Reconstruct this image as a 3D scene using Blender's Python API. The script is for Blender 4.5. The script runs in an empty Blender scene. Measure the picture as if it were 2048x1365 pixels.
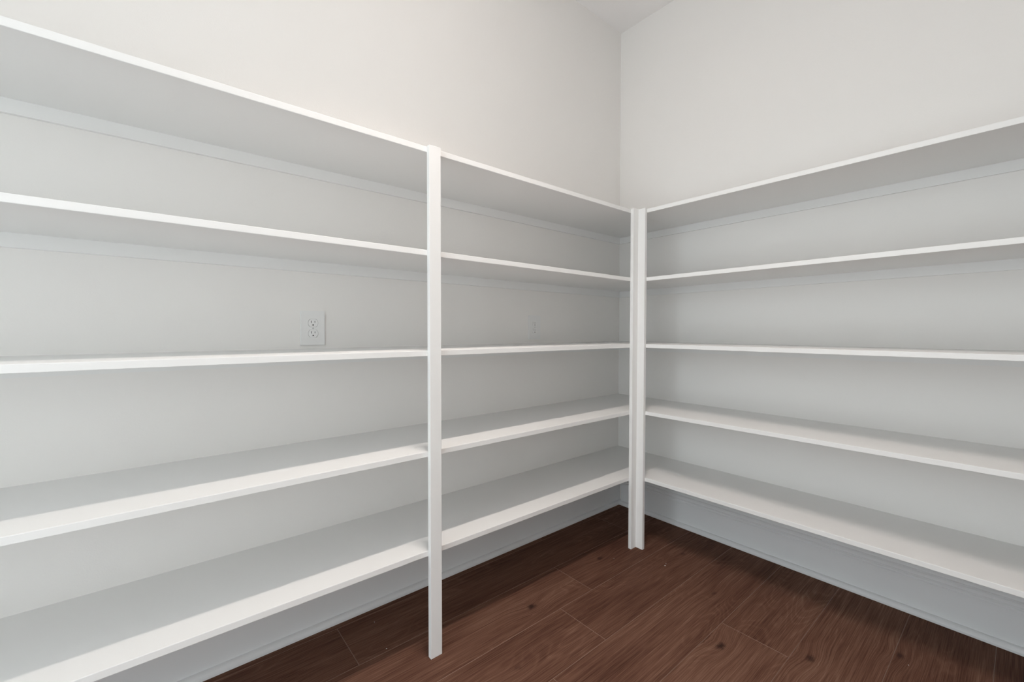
import bpy, bmesh, math, random
from mathutils import Vector, Matrix

random.seed(7)
sc = bpy.context.scene
C = sc.collection

# ------------------------------------------------------------------ camera
F_PX, YAW, PITCH, ROLL = 855.83, 0.8767, -0.0243, 0.0011
CAM = Vector((-2.3364, -1.7098, 1.1312))
fwd = Vector((math.cos(PITCH)*math.cos(YAW), math.cos(PITCH)*math.sin(YAW), math.sin(PITCH)))
rt0 = Vector((math.sin(YAW), -math.cos(YAW), 0)); up0 = rt0.cross(fwd)
rt = rt0*math.cos(ROLL) + up0*math.sin(ROLL)
up = -rt0*math.sin(ROLL) + up0*math.cos(ROLL)
cd = bpy.data.cameras.new('camera')
cd.sensor_width = 36.0; cd.sensor_fit = 'HORIZONTAL'
cd.lens = F_PX/2048*36.0; cd.clip_start = 0.02
cam = bpy.data.objects.new('camera', cd); C.objects.link(cam)
cam.matrix_world = Matrix(((rt.x, up.x, -fwd.x, CAM.x), (rt.y, up.y, -fwd.y, CAM.y),
                           (rt.z, up.z, -fwd.z, CAM.z), (0, 0, 0, 1)))
sc.camera = cam

# ------------------------------------------------------------------ light that is not a lamp: daylight beyond the doorway
SKY_COL, SKY_STR = (0.85, 0.952, 1.0), 3.40
LAMP_COL, LAMP_W, LAMP_SPREAD = (1.0, 0.902, 0.84), 9.0, 98.0
w = bpy.data.worlds.new('daylight'); sc.world = w; w.use_nodes = True
bg = w.node_tree.nodes['Background']
bg.inputs[0].default_value = (*SKY_COL, 1); bg.inputs[1].default_value = SKY_STR
vs = sc.view_settings
vs.view_transform = 'Standard'; vs.look = 'None'; vs.gamma = 1.0
vs.exposure = 0.0; vs.use_curve_mapping = False

# ------------------------------------------------------------------ dimensions (metres)
H = 3.048
XW, YW = -3.60, -2.14                 # the two walls behind the camera
Z = [0.3725, 0.7166, 1.0626, 1.4041, 1.7508]      # shelf tops
T = 0.0189                            # shelf thickness
D = 0.4072                            # shelf depth
TP = 0.0176                           # upright board thickness
WC = 0.0578                           # corner board width
XA, XB = -1.6268, -1.5830             # middle upright

# ------------------------------------------------------------------ material helpers
def new_mat(name):
    m = bpy.data.materials.new(name); m.use_nodes = True
    nt = m.node_tree
    return m, nt, nt.nodes['Principled BSDF']

def nd(nt, typ, **kw):
    n = nt.nodes.new(typ)
    for k, v in kw.items():
        setattr(n, k, v)
    return n

def paint(name, col, rough=0.5, bump=0.05, scale=220, dist=0.0006, var=0.012, stretch=(1, 1, 1)):
    m, nt, b = new_mat(name)
    tc = nd(nt, 'ShaderNodeTexCoord'); mp = nd(nt, 'ShaderNodeMapping')
    mp.inputs['Scale'].default_value = stretch
    nt.links.new(tc.outputs['Object'], mp.inputs[0])
    n1 = nd(nt, 'ShaderNodeTexNoise'); n1.inputs['Scale'].default_value = scale; n1.inputs['Detail'].default_value = 3
    nt.links.new(mp.outputs[0], n1.inputs['Vector'])
    n2 = nd(nt, 'ShaderNodeTexNoise'); n2.inputs['Scale'].default_value = 2.3; n2.inputs['Detail'].default_value = 2
    nt.links.new(tc.outputs['Object'], n2.inputs['Vector'])
    mix = nd(nt, 'ShaderNodeMix', data_type='RGBA')
    mix.inputs[6].default_value = (*[c*(1-var) for c in col], 1)
    mix.inputs[7].default_value = (*[min(1, c*(1+var)) for c in col], 1)
    nt.links.new(n2.outputs[0], mix.inputs[0]); nt.links.new(mix.outputs[2], b.inputs['Base Color'])
    bp = nd(nt, 'ShaderNodeBump'); bp.inputs['Strength'].default_value = bump; bp.inputs['Distance'].default_value = dist
    nt.links.new(n1.outputs[0], bp.inputs['Height']); nt.links.new(bp.outputs[0], b.inputs['Normal'])
    b.inputs['Roughness'].default_value = rough
    b.inputs['Specular IOR Level'].default_value = 0.3
    return m

def plain(name, col, rough=0.4, metal=0.0, emit=None):
    m, nt, b = new_mat(name)
    b.inputs['Base Color'].default_value = (*col, 1); b.inputs['Roughness'].default_value = rough
    b.inputs['Metallic'].default_value = metal
    if emit:
        b.inputs['Emission Color'].default_value = (*emit[0], 1); b.inputs['Emission Strength'].default_value = emit[1]
    return m

M = {}
M['wall'] = paint('wall_paint', (0.90, 0.874, 0.846), 0.7, 0.25, 260, 0.0008)
M['ceiling'] = paint('ceiling_paint', (0.955, 0.928, 0.915), 0.8, 0.2, 200, 0.0008)
M['shelf'] = paint('shelf_paint', (0.885, 0.876, 0.862), 0.42, 0.15, 90, 0.0005, stretch=(1, 1, 6))
M['trim'] = paint('trim_paint', (0.86, 0.86, 0.86), 0.38, 0.06, 90)
M['plate'] = plain('outlet_plastic', (0.87, 0.862, 0.85), 0.35)
M['recept'] = plain('receptacle_plastic', (0.89, 0.88, 0.87), 0.3)
M['dark'] = plain('slot_dark', (0.02, 0.02, 0.02), 0.6)
M['screw'] = plain('screw_paint', (0.72, 0.72, 0.71), 0.35)
M['housing'] = plain('lamp_housing', (0.85, 0.85, 0.85), 0.4)
M['diffuser'] = plain('lamp_diffuser', (0.9, 0.9, 0.9), 0.5, emit=(LAMP_COL, 38.0))
M['subfloor'] = plain('subfloor', (0.10, 0.06, 0.045), 0.8)
M['seam'] = plain('plank_edge', (0.28, 0.17, 0.125), 0.5)
M['fleck'] = plain('paint_fleck', (0.8, 0.78, 0.74), 0.6)

KNOTS = [(-1.169, -0.436, 1.0), (-0.657, -0.377, .8), (-0.796, -1.030, 1.0), (-0.617, -1.256, .8),
         (-0.506, -0.871, .5), (-1.42, -0.64, .4), (-0.30, -0.62, .5), (-0.36, -1.45, .7), (-2.05, -0.24, .5)]

def plank_mat(floor_obj):
    m, nt, b = new_mat('walnut_plank')
    L = nt.links.new
    tc = nd(nt, 'ShaderNodeTexCoord', object=floor_obj)
    oi = nd(nt, 'ShaderNodeObjectInfo')
    # per-plank offset so the grain breaks at each joint
    off = nd(nt, 'ShaderNodeVectorMath', operation='MULTIPLY_ADD')
    comb = nd(nt, 'ShaderNodeCombineXYZ')
    for i in range(3): L(oi.outputs['Random'], comb.inputs[i])
    L(comb.outputs[0], off.inputs[0]); off.inputs[1].default_value = (17.3, 9.1, 5.7)
    L(tc.outputs['Object'], off.inputs[2])
    # knots: dark cores and a swirl of the grain round them
    jn = nd(nt, 'ShaderNodeTexNoise'); jn.inputs['Scale'].default_value = 70; jn.inputs['Detail'].default_value = 3
    L(tc.outputs['Object'], jn.inputs['Vector'])
    jm = nd(nt, 'ShaderNodeVectorMath', operation='MULTIPLY_ADD'); L(jn.outputs['Color'], jm.inputs[0])
    jm.inputs[1].default_value = (.026, .018, 0); jm.inputs[2].default_value = (-.013, -.009, 0)
    jit = jm.outputs[0]
    kn = None; sw = None
    for kx, ky, ks in KNOTS:
        sub = nd(nt, 'ShaderNodeVectorMath', operation='SUBTRACT'); L(tc.outputs['Object'], sub.inputs[0])
        sub.inputs[1].default_value = (kx, ky, 0)
        ja = nd(nt, 'ShaderNodeVectorMath', operation='ADD'); L(sub.outputs[0], ja.inputs[0]); L(jit, ja.inputs[1])
        mul = nd(nt, 'ShaderNodeVectorMath', operation='MULTIPLY'); L(ja.outputs[0], mul.inputs[0])
        mul.inputs[1].default_value = (0.62, 1.0, 0)
        ln = nd(nt, 'ShaderNodeVectorMath', operation='LENGTH'); L(mul.outputs[0], ln.inputs[0])
        a = nd(nt, 'ShaderNodeMapRange', interpolation_type='SMOOTHSTEP')
        a.inputs['From Min'].default_value = 0.020*(0.5+0.5*ks); a.inputs['From Max'].default_value = 0.003
        a.inputs['To Max'].default_value = ks
        L(ln.outputs['Value'], a.inputs['Value'])
        s = nd(nt, 'ShaderNodeMapRange', interpolation_type='SMOOTHSTEP')
        s.inputs['From Min'].default_value = 0.085; s.inputs['From Max'].default_value = 0.0
        s.inputs['To Max'].default_value = 0.022*ks
        L(ln.outputs['Value'], s.inputs['Value'])
        if kn is None: kn, sw = a.outputs[0], s.outputs[0]
        else:
            for which, src in (('k', a), ('s', s)):
                ad = nd(nt, 'ShaderNodeMath', operation='ADD')
                L(kn if which == 'k' else sw, ad.inputs[0]); L(src.outputs[0], ad.inputs[1])
                if which == 'k': kn = ad.outputs[0]
                else: sw = ad.outputs[0]
    cs = nd(nt, 'ShaderNodeCombineXYZ'); L(sw, cs.inputs[1])
    v0 = nd(nt, 'ShaderNodeVectorMath', operation='ADD'); L(off.outputs[0], v0.inputs[0]); L(cs.outputs[0], v0.inputs[1])
    def mapped(scale):
        mp = nd(nt, 'ShaderNodeVectorMath', operation='MULTIPLY'); L(v0.outputs[0], mp.inputs[0])
        mp.inputs[1].default_value = scale; return mp.outputs[0]
    # broad colour drift
    nA = nd(nt, 'ShaderNodeTexNoise'); nA.inputs['Scale'].default_value = 1; nA.inputs['Detail'].default_value = 4
    nA.inputs['Roughness'].default_value = .6
    L(mapped((2.2, 11, 1)), nA.inputs['Vector'])
    # cathedral rings
    wv = nd(nt, 'ShaderNodeTexNoise'); wv.inputs['Scale'].default_value = 1; wv.inputs['Detail'].default_value = 1.5
    L(mapped((1.5, 6.5, 1)), wv.inputs['Vector'])
    ring = nd(nt, 'ShaderNodeMath', operation='MULTIPLY'); L(wv.outputs[0], ring.inputs[0]); ring.inputs[1].default_value = 150
    sn = nd(nt, 'ShaderNodeMath', operation='SINE'); L(ring.outputs[0], sn.inputs[0])
    # fine pores
    nB = nd(nt, 'ShaderNodeTexNoise'); nB.inputs['Scale'].default_value = 1; nB.inputs['Detail'].default_value = 3
    nB.inputs['Roughness'].default_value = .65
    L(mapped((6, 430, 1)), nB.inputs['Vector'])
    nC = nd(nt, 'ShaderNodeTexNoise'); nC.inputs['Scale'].default_value = 1; nC.inputs['Detail'].default_value = 2
    L(mapped((3.0, 95, 1)), nC.inputs['Vector'])
    ramp = nd(nt, 'ShaderNodeValToRGB')
    e = ramp.color_ramp.elements
    e[0].position = .12; e[0].color = (0.0331, 0.0146, 0.0093, 1.0)
    e[1].position = .92; e[1].color = (0.261, 0.1602, 0.1116, 1.0)
    for pos, col in ((.36, (0.087, 0.0391, 0.026)), (.54, (0.1348, 0.0646, 0.0428)), (.72, (0.1827, 0.0965, 0.0651))):
        md = e.new(pos); md.color = (*col, 1)
    def mad(src, k, base):
        n = nd(nt, 'ShaderNodeMath', operation='MULTIPLY_ADD'); L(src, n.inputs[0]); n.inputs[1].default_value = k
        if isinstance(base, float): n.inputs[2].default_value = base
        else: L(base, n.inputs[2])
        return n.outputs[0]
    def add(a_, b_):
        n = nd(nt, 'ShaderNodeMath', operation='ADD'); L(a_, n.inputs[0]); L(b_, n.inputs[1]); return n.outputs[0]
    v = mad(nA.outputs[0], .50, .285)
    # ring lines show in patches only
    nM = nd(nt, 'ShaderNodeTexNoise'); nM.inputs['Scale'].default_value = 1; nM.inputs['Detail'].default_value = 1
    L(mapped((1.7, 7.5, 3)), nM.inputs['Vector'])
    mr = nd(nt, 'ShaderNodeMapRange', interpolation_type='SMOOTHSTEP'); L(nM.outputs[0], mr.inputs['Value'])
    mr.inputs['From Min'].default_value = .42; mr.inputs['From Max'].default_value = .62; mr.inputs['To Max'].default_value = .10
    s01 = nd(nt, 'ShaderNodeMath', operation='MULTIPLY_ADD'); L(sn.outputs[0], s01.inputs[0]); s01.inputs[1].default_value = .5; s01.inputs[2].default_value = .5
    spw = nd(nt, 'ShaderNodeMath', operation='POWER'); L(s01.outputs[0], spw.inputs[0]); spw.inputs[1].default_value = 4.0
    rg = nd(nt, 'ShaderNodeMath', operation='MULTIPLY'); L(spw.outputs[0], rg.inputs[0]); L(mr.outputs[0], rg.inputs[1])
    v = add(v, rg.outputs[0])
    v = add(v, mad(nB.outputs[0], 1.05, -.525))
    v = add(v, mad(nC.outputs[0], .34, -.17))
    v = add(v, mad(oi.outputs['Random'], .10, -.05))
    L(v, ramp.inputs[0])
    mk = nd(nt, 'ShaderNodeMix', data_type='RGBA'); L(ramp.outputs[0], mk.inputs[6])
    mk.inputs[7].default_value = (0.022, 0.012, 0.010, 1)
    kk = nd(nt, 'ShaderNodeMath', operation='MULTIPLY', use_clamp=True); L(kn, kk.inputs[0]); kk.inputs[1].default_value = .85
    L(kk.outputs[0], mk.inputs[0]); L(mk.outputs[2], b.inputs['Base Color'])
    bp = nd(nt, 'ShaderNodeBump'); bp.inputs['Strength'].default_value = .25; bp.inputs['Distance'].default_value = .0006
    L(nB.outputs[0], bp.inputs['Height']); L(bp.outputs[0], b.inputs['Normal'])
    b.inputs['Roughness'].default_value = 0.6; b.inputs['Specular IOR Level'].default_value = 0.06
    return m

# ------------------------------------------------------------------ object helpers
def link(name, me, mat, parent=None, loc=(0, 0, 0)):
    o = bpy.data.objects.new(name, me); C.objects.link(o)
    if mat is not None and not me.materials: me.materials.append(mat)
    o.location = loc
    if parent is not None: o.parent = parent
    return o

def tag(o, label, cat=None, group=None, kind=None):
    o['label'] = label
    if cat: o['category'] = cat
    if group: o['group'] = group
    if kind: o['kind'] = kind
    return o

def box_me(size, bevel=0.0, seg=2, name='box'):
    bm = bmesh.new(); bmesh.ops.create_cube(bm, size=1.0)
    for v in bm.verts: v.co = Vector((v.co.x*size[0], v.co.y*size[1], v.co.z*size[2]))
    if bevel: bmesh.ops.bevel(bm, geom=bm.edges[:], offset=bevel, segments=seg, affect='EDGES', profile=.5)
    me = bpy.data.meshes.new(name); bm.to_mesh(me); bm.free()
    return me

def box(name, lo, hi, mat, parent=None, bevel=0.0, seg=2):
    c = [(a+b)/2 for a, b in zip(lo, hi)]; s = [b-a for a, b in zip(lo, hi)]
    me = box_me(s, bevel, seg, name)
    p = Vector(c) - (parent.location if parent is not None else Vector((0, 0, 0)))
    return link(name, me, mat, parent, p)

def extrude_profile(name, prof, p0, p1, inward, mat, parent=None):
    """prof: closed (depth, z) outline, swept from p0 to p1 along a wall; depth grows along 'inward'."""
    bm = bmesh.new(); o = Vector(p0); inward = Vector(inward)
    ring = []
    for p in (Vector(p0), Vector(p1)):
        ring.append([bm.verts.new(p - o + inward*d + Vector((0, 0, z))) for d, z in prof])
    n = len(prof)
    for i in range(n):
        bm.faces.new((ring[0][i], ring[0][(i+1) % n], ring[1][(i+1) % n], ring[1][i]))
    bm.faces.new(ring[0][::-1]); bm.faces.new(ring[1])
    bmesh.ops.recalc_face_normals(bm, faces=bm.faces[:])
    me = bpy.data.meshes.new(name); bm.to_mesh(me); bm.free()
    loc = o - (parent.location if parent is not None else Vector((0, 0, 0)))
    return link(name, me, mat, parent, loc)

def empty(name, loc):
    o = bpy.data.objects.new(name, None); C.objects.link(o); o.location = loc
    o.empty_display_size = .1
    return o

# ------------------------------------------------------------------ room shell
WT = 0.12
def structure(o, label):
    o['kind'] = 'structure'; o['label'] = label; return o
structure(box('wall_left', (XW-WT, 0, -.03), (WT, WT, H), M['wall']), 'pale warm grey painted wall behind the shelving with two outlets')
structure(box('wall_right', (0, YW-WT, -.03), (WT, 0, H), M['wall']), 'pale warm grey painted wall behind the shelving without outlets')
# the two walls behind the camera; the end one has the doorway
def add_box(bm, lo, hi):
    r = bmesh.ops.create_cube(bm, size=1.0)
    for v in r['verts']:
        v.co = Vector([(a+b)/2 + (b-a)*c for a, b, c in zip(lo, hi, v.co)])
def boxes(name, parts, mat):
    bm = bmesh.new()
    for lo, hi in parts: add_box(bm, lo, hi)
    me = bpy.data.meshes.new(name); bm.to_mesh(me); bm.free()
    return link(name, me, mat)
EY0, EY1, DZ = -2.08, -0.60, 2.44     # cased opening in the end wall, the side the cool daylight comes from
structure(boxes('wall_back', [((XW-WT, YW-WT, -.03), (XW, EY0, H)), ((XW-WT, EY1, -.03), (XW, 0, H)), ((XW-WT, EY0, DZ), (XW, EY1, H))], M['wall']),
          'pale painted end wall with an open cased opening')
structure(box('wall_front', (XW, YW-WT, -.03), (0, YW, H), M['wall']), 'pale painted wall facing the outlets')
structure(box('ceiling', (XW-WT, YW-WT, H), (WT, WT, H+.1), M['ceiling']), 'flat white ceiling above the pantry')
JT = .018
structure(boxes('trim_1', [((XW-WT, EY0, 0), (XW, EY0+JT, DZ-JT)), ((XW-WT, EY1-JT, 0), (XW, EY1, DZ-JT)), ((XW-WT, EY0, DZ-JT), (XW, EY1, DZ))], M['trim']),
          'white jamb lining the opening in the end wall')

# floor of separate planks, 9 inches wide, running along the wall with the outlets
floor = structure(boxes('floor', [((XW-WT, YW-WT, -.06), (WT, WT, -.009))], M['subfloor']), 'dark red-brown wood plank floor')
PM = plank_mat(floor)
PW, PL = 0.2288, 1.524
Y0 = -0.0618                                  # seam nearest the wall
joint = {0: -1.825, 1: -0.890, 2: -1.088, 3: -1.360, 4: -0.668, 5: -1.12, -1: -0.75}
def plank_me(w_, h_):
    bm = bmesh.new(); t = .009; c = .0008
    def rect(z, i): return [bm.verts.new((sx*(w_/2-i), sy*(h_/2-i), z)) for sx, sy in ((-1, -1), (1, -1), (1, 1), (-1, 1))]
    b0 = rect(-t, 0); b1 = rect(-c*.55, 0); b2 = rect(0, c)
    bm.faces.new(b0[::-1])
    for i in range(4): bm.faces.new((b0[i], b0[(i+1) % 4], b1[(i+1) % 4], b1[i]))
    for i in range(4):
        f = bm.faces.new((b1[i], b1[(i+1) % 4], b2[(i+1) % 4], b2[i])); f.material_index = 1
    bm.faces.new(b2)
    me = bpy.data.meshes.new('plank'); bm.to_mesh(me); bm.free()
    me.materials.append(PM); me.materials.append(M['seam'])
    return me
cache = {}
G = 0.0003
row = -1
while True:
    y1 = min(Y0 - row*PW, -0.0005); y0 = max(Y0 - (row+1)*PW, YW+.0005)
    if y1 <= YW + .01: break
    j = joint.get(row, -((row*0.61) % PL) - .1)
    xs = [j]
    while xs[0] > XW + .02: xs.insert(0, xs[0]-PL)
    while xs[-1] < -.02: xs.append(xs[-1]+PL)
    for xa, xb in zip(xs[:-1], xs[1:]):
        xa, xb = max(xa, XW+.0005), min(xb, -.0005)
        if xb - xa < .01: continue
        w_, h_ = round(xb-xa-2*G, 5), round(y1-y0-2*G, 5)
        if (w_, h_) not in cache: cache[(w_, h_)] = plank_me(w_, h_)
        link('plank', cache[(w_, h_)], None, floor, Vector(((xa+xb)/2, (y0+y1)/2, 0)) - floor.location)
    row += 1

# baseboards with a shoe moulding
BASE = [(0, 0), (.016, 0), (.016, .138), (.0110, .1420), (.0110, .1460), (.0145, .1485), (.0145, .1520), (.0090, .1560), (.0090, .1680),
        (.0112, .1700), (.0112, .1725), (.0060, .1765), (.0060, .1860), (.0030, .1915), (0, .1950)]
SHOE = [(.0, .0), (.021, 0), (.021, .008), (.0195, .013), (.0165, .0175), (.0125, .0205), (.007, .022), (0, .022)]
SHOE = [(d+.016, z) for d, z in SHOE]
e = .0005
def baseboard(name, p0, p1, inw, label):
    b = structure(extrude_profile(name, BASE, p0, p1, inw, M['trim']), label)
    extrude_profile('shoe_moulding', SHOE, p0, p1, inw, M['trim'], b)
baseboard('baseboard_left', (XW, -e, e), (-e, -e, e), (0, -1, 0), 'white stepped baseboard along the wall with the outlets')
baseboard('baseboard_right', (-e, -.0375, e), (-e, YW, e), (-1, 0, 0), 'white stepped baseboard along the wall without outlets')
baseboard('baseboard_front', (XW, YW+e, e), (-.0375, YW+e, e), (0, 1, 0), 'white baseboard on the wall facing the outlets')

# ------------------------------------------------------------------ shelving
CL = .013; CH = .038                      # wall cleat
left = empty('shelving_unit', ((XW+0)/2, -D/2, 0))
tag(left, 'white built-in shelving with a middle upright post, on the wall with two outlets', 'shelving')
for i, z in enumerate(Z):
    box('shelf', (XW+.001, -D, z-T), (.0012, .0012, z), M['shelf'], left, .0012, 2)
    box('cleat', (XW+.002, -CL, z-T-CH), (0, 0, z-T), M['shelf'], left)
box('upright', (XA, -D-TP, .0002), (XB, -D, Z[4]+.001), M['shelf'], left, .0012, 2)
box('corner_board', (-D-WC, -D-TP, .0002), (-D, -D, Z[4]+.003), M['shelf'], left, .0006, 2)

right = empty('shelving_unit', (-D/2, (YW-D)/2, 0))
tag(right, 'white built-in shelving of five shelves on the wall without outlets', 'shelving')
for i, z in enumerate(Z):
    box('shelf', (-D, YW+.001, z-T), (.0012, -D, z), M['shelf'], right, .0012, 2)
    box('cleat', (-CL, -D, z-T-CH), (0, -CL, z-T), M['shelf'], left)      # end cleat of the corner shelf
    box('cleat', (-CL, YW+.002, z-T-CH), (0, -D, z-T), M['shelf'], right)
box('corner_board', (-D-TP, -D-WC, .0002), (-D, -D-TP, Z[4]+.003), M['shelf'], right, .0006, 2)

# ------------------------------------------------------------------ outlets
def prism(name, pts, y0, y1, mat, parent, bev=0.0):
    """outline pts (x,z) given relative to the parent, extruded in y"""
    bm = bmesh.new()
    f = bm.faces.new([bm.verts.new((x, y0, z)) for x, z in pts])
    r = bmesh.ops.extrude_face_region(bm, geom=[f])
    vs_ = [g for g in r['geom'] if isinstance(g, bmesh.types.BMVert)]
    for v in vs_: v.co.y = y1
    bmesh.ops.recalc_face_normals(bm, faces=bm.faces[:])
    if bev:
        ed = [ed for ed in bm.edges if all(abs(v.co.y-y1) < 1e-7 for v in ed.verts)]
        bmesh.ops.bevel(bm, geom=ed, offset=bev, segments=2, affect='EDGES')
    me = bpy.data.meshes.new(name); bm.to_mesh(me); bm.free()
    return link(name, me, mat, parent)

def rrect(w_, h_, r, n=4):
    out = []
    for cx, cz, a0 in ((w_/2-r, h_/2-r, 0), (-w_/2+r, h_/2-r, 90), (-w_/2+r, -h_/2+r, 180), (w_/2-r, -h_/2+r, 270)):
        for k in range(n+1):
            a = math.radians(a0+90*k/n); out.append((cx+r*math.cos(a), cz+r*math.sin(a)))
    return out

def recept_outline(r=.0172, half=.0142, n=9):
    a = math.asin(half/r); out = []
    for k in range(n+1):
        t = -a + 2*a*k/n; out.append((r*math.cos(t), r*math.sin(t)))
    for k in range(n+1):
        t = math.pi - a + 2*a*k/n; out.append((r*math.cos(t), r*math.sin(t)))
    return out

def carve(o, cutters):
    """cut real holes into o with throw-away prisms"""
    for c in cutters:
        md = o.modifiers.new('cut', 'BOOLEAN'); md.operation = 'DIFFERENCE'; md.solver = 'EXACT'; md.object = c
    bpy.context.view_layer.update()
    dg = bpy.context.evaluated_depsgraph_get()
    me = bpy.data.meshes.new_from_object(o.evaluated_get(dg))
    o.modifiers.clear(); o.data = me
    for c in cutters: bpy.data.objects.remove(c)

def outlet(x, z, label):
    o = empty('duplex_outlet', (x, -.0003, z))
    tag(o, label, 'outlet')
    plate = prism('cover_plate', rrect(.0860, .1285, .003), 0, -.0055, M['plate'], o, .0022)
    cut = lambda pts, y0=-.0012: prism('cutter', pts, y0, -.0100, M['plate'], o)
    carve(plate, [cut([(a*1.04, b*1.045+dz) for a, b in recept_outline()]) for dz in (.0195, -.0195)])
    for dz in (.0195, -.0195):
        r = prism('receptacle', [(a, b+dz) for a, b in recept_outline()], -.0010, -.0068, M['recept'], o, .0006)
        holes = []
        for sx, hh in ((-.0064, .0085), (.0064, .0068)):
            holes.append(('slot', [(sx-.0011, dz+.0045-hh/2), (sx+.0011, dz+.0045-hh/2), (sx+.0011, dz+.0045+hh/2), (sx-.0011, dz+.0045+hh/2)]))
        holes.append(('ground_hole', [(.0026*math.cos(t), dz-.0070+.0026*math.sin(t)) for t in [math.pi*k/8 for k in range(9)]] + [(-.0026, dz-.0092), (.0026, dz-.0092)]))
        carve(r, [cut(pts, -.0030) for _, pts in holes])
        for nm, pts in holes:                       # the dark metal contacts sitting inside the holes
            prism(nm, pts, -.0028, -.0060, M['dark'], r)
    sp = prism('screw', [(.0032*math.cos(2*math.pi*k/14), .0032*math.sin(2*math.pi*k/14)) for k in range(14)], -.0030, -.0066, M['screw'], o, .0004)
    carve(sp, [cut([(-.0005, -.0040), (.0005, -.0040), (.0005, .0040), (-.0005, .0040)], -.0050)])
    return o
outlet(-1.8847, 1.1390, 'white duplex outlet above the middle shelf, on the upright post\'s side away from the corner')
outlet(-0.7575, 1.1492, 'white duplex outlet above the middle shelf between the upright post and the corner boards')

# ------------------------------------------------------------------ the room's lamp: a linear ceiling fixture
LX, LY = -1.62, -1.07
lamp = empty('ceiling_light_offscreen', (LX, LY, H-.0005))
tag(lamp, 'slim white linear ceiling light above the pantry floor', 'ceiling light')
box('housing', (LX-.33, LY-.04, H-.045), (LX+.33, LY+.04, H-.0005), M['housing'], lamp, .003)
box('diffuser_offscreen', (LX-.30, LY-.03, H-.060), (LX+.30, LY+.03, H-.045), M['diffuser'], lamp, .003)
ld = bpy.data.lights.new('ceiling_lamp_offscreen', 'AREA'); ld.shape = 'RECTANGLE'; ld.size = .60; ld.size_y = .06
ld.energy = LAMP_W; ld.color = LAMP_COL; ld.spread = math.radians(LAMP_SPREAD)
lo = bpy.data.objects.new('ceiling_lamp_offscreen', ld); C.objects.link(lo); lo.parent = lamp; lo.location = (0, 0, -.062)

# ------------------------------------------------------------------ small flecks of paint left on the floor
def pix(px, py):
    d = fwd + rt*((px-1024)/F_PX) - up*((py-682.5)/F_PX)
    s = -CAM.z/d.z
    return CAM + d*s
for i, (px, py, r) in enumerate([(1330, 1132, .004), (1228, 1118, .002), (773, 1298, .0025), (749, 1245, .002), (1817, 1331, .002), (1332, 1128, .002)]):
    p = pix(px, py)
    bm = bmesh.new(); n = 7
    rnd = random.Random(i)
    base = [bm.verts.new((r*rnd.uniform(.5, 1)*math.cos(2*math.pi*k/n), r*rnd.uniform(.5, 1)*math.sin(2*math.pi*k/n), 0)) for k in range(n)]
    topv = bm.verts.new((0, 0, .0012))
    for k in range(n): bm.faces.new((base[k], base[(k+1) % n], topv))
    bm.faces.new(base[::-1])
    me = bpy.data.meshes.new('paint_fleck'); bm.to_mesh(me); bm.free()
    tag(link('paint_fleck', me, M['fleck'], None, (p.x, p.y, 0)), 'tiny white paint fleck lying on the brown plank floor', 'fleck', 'paint flecks on the floor')
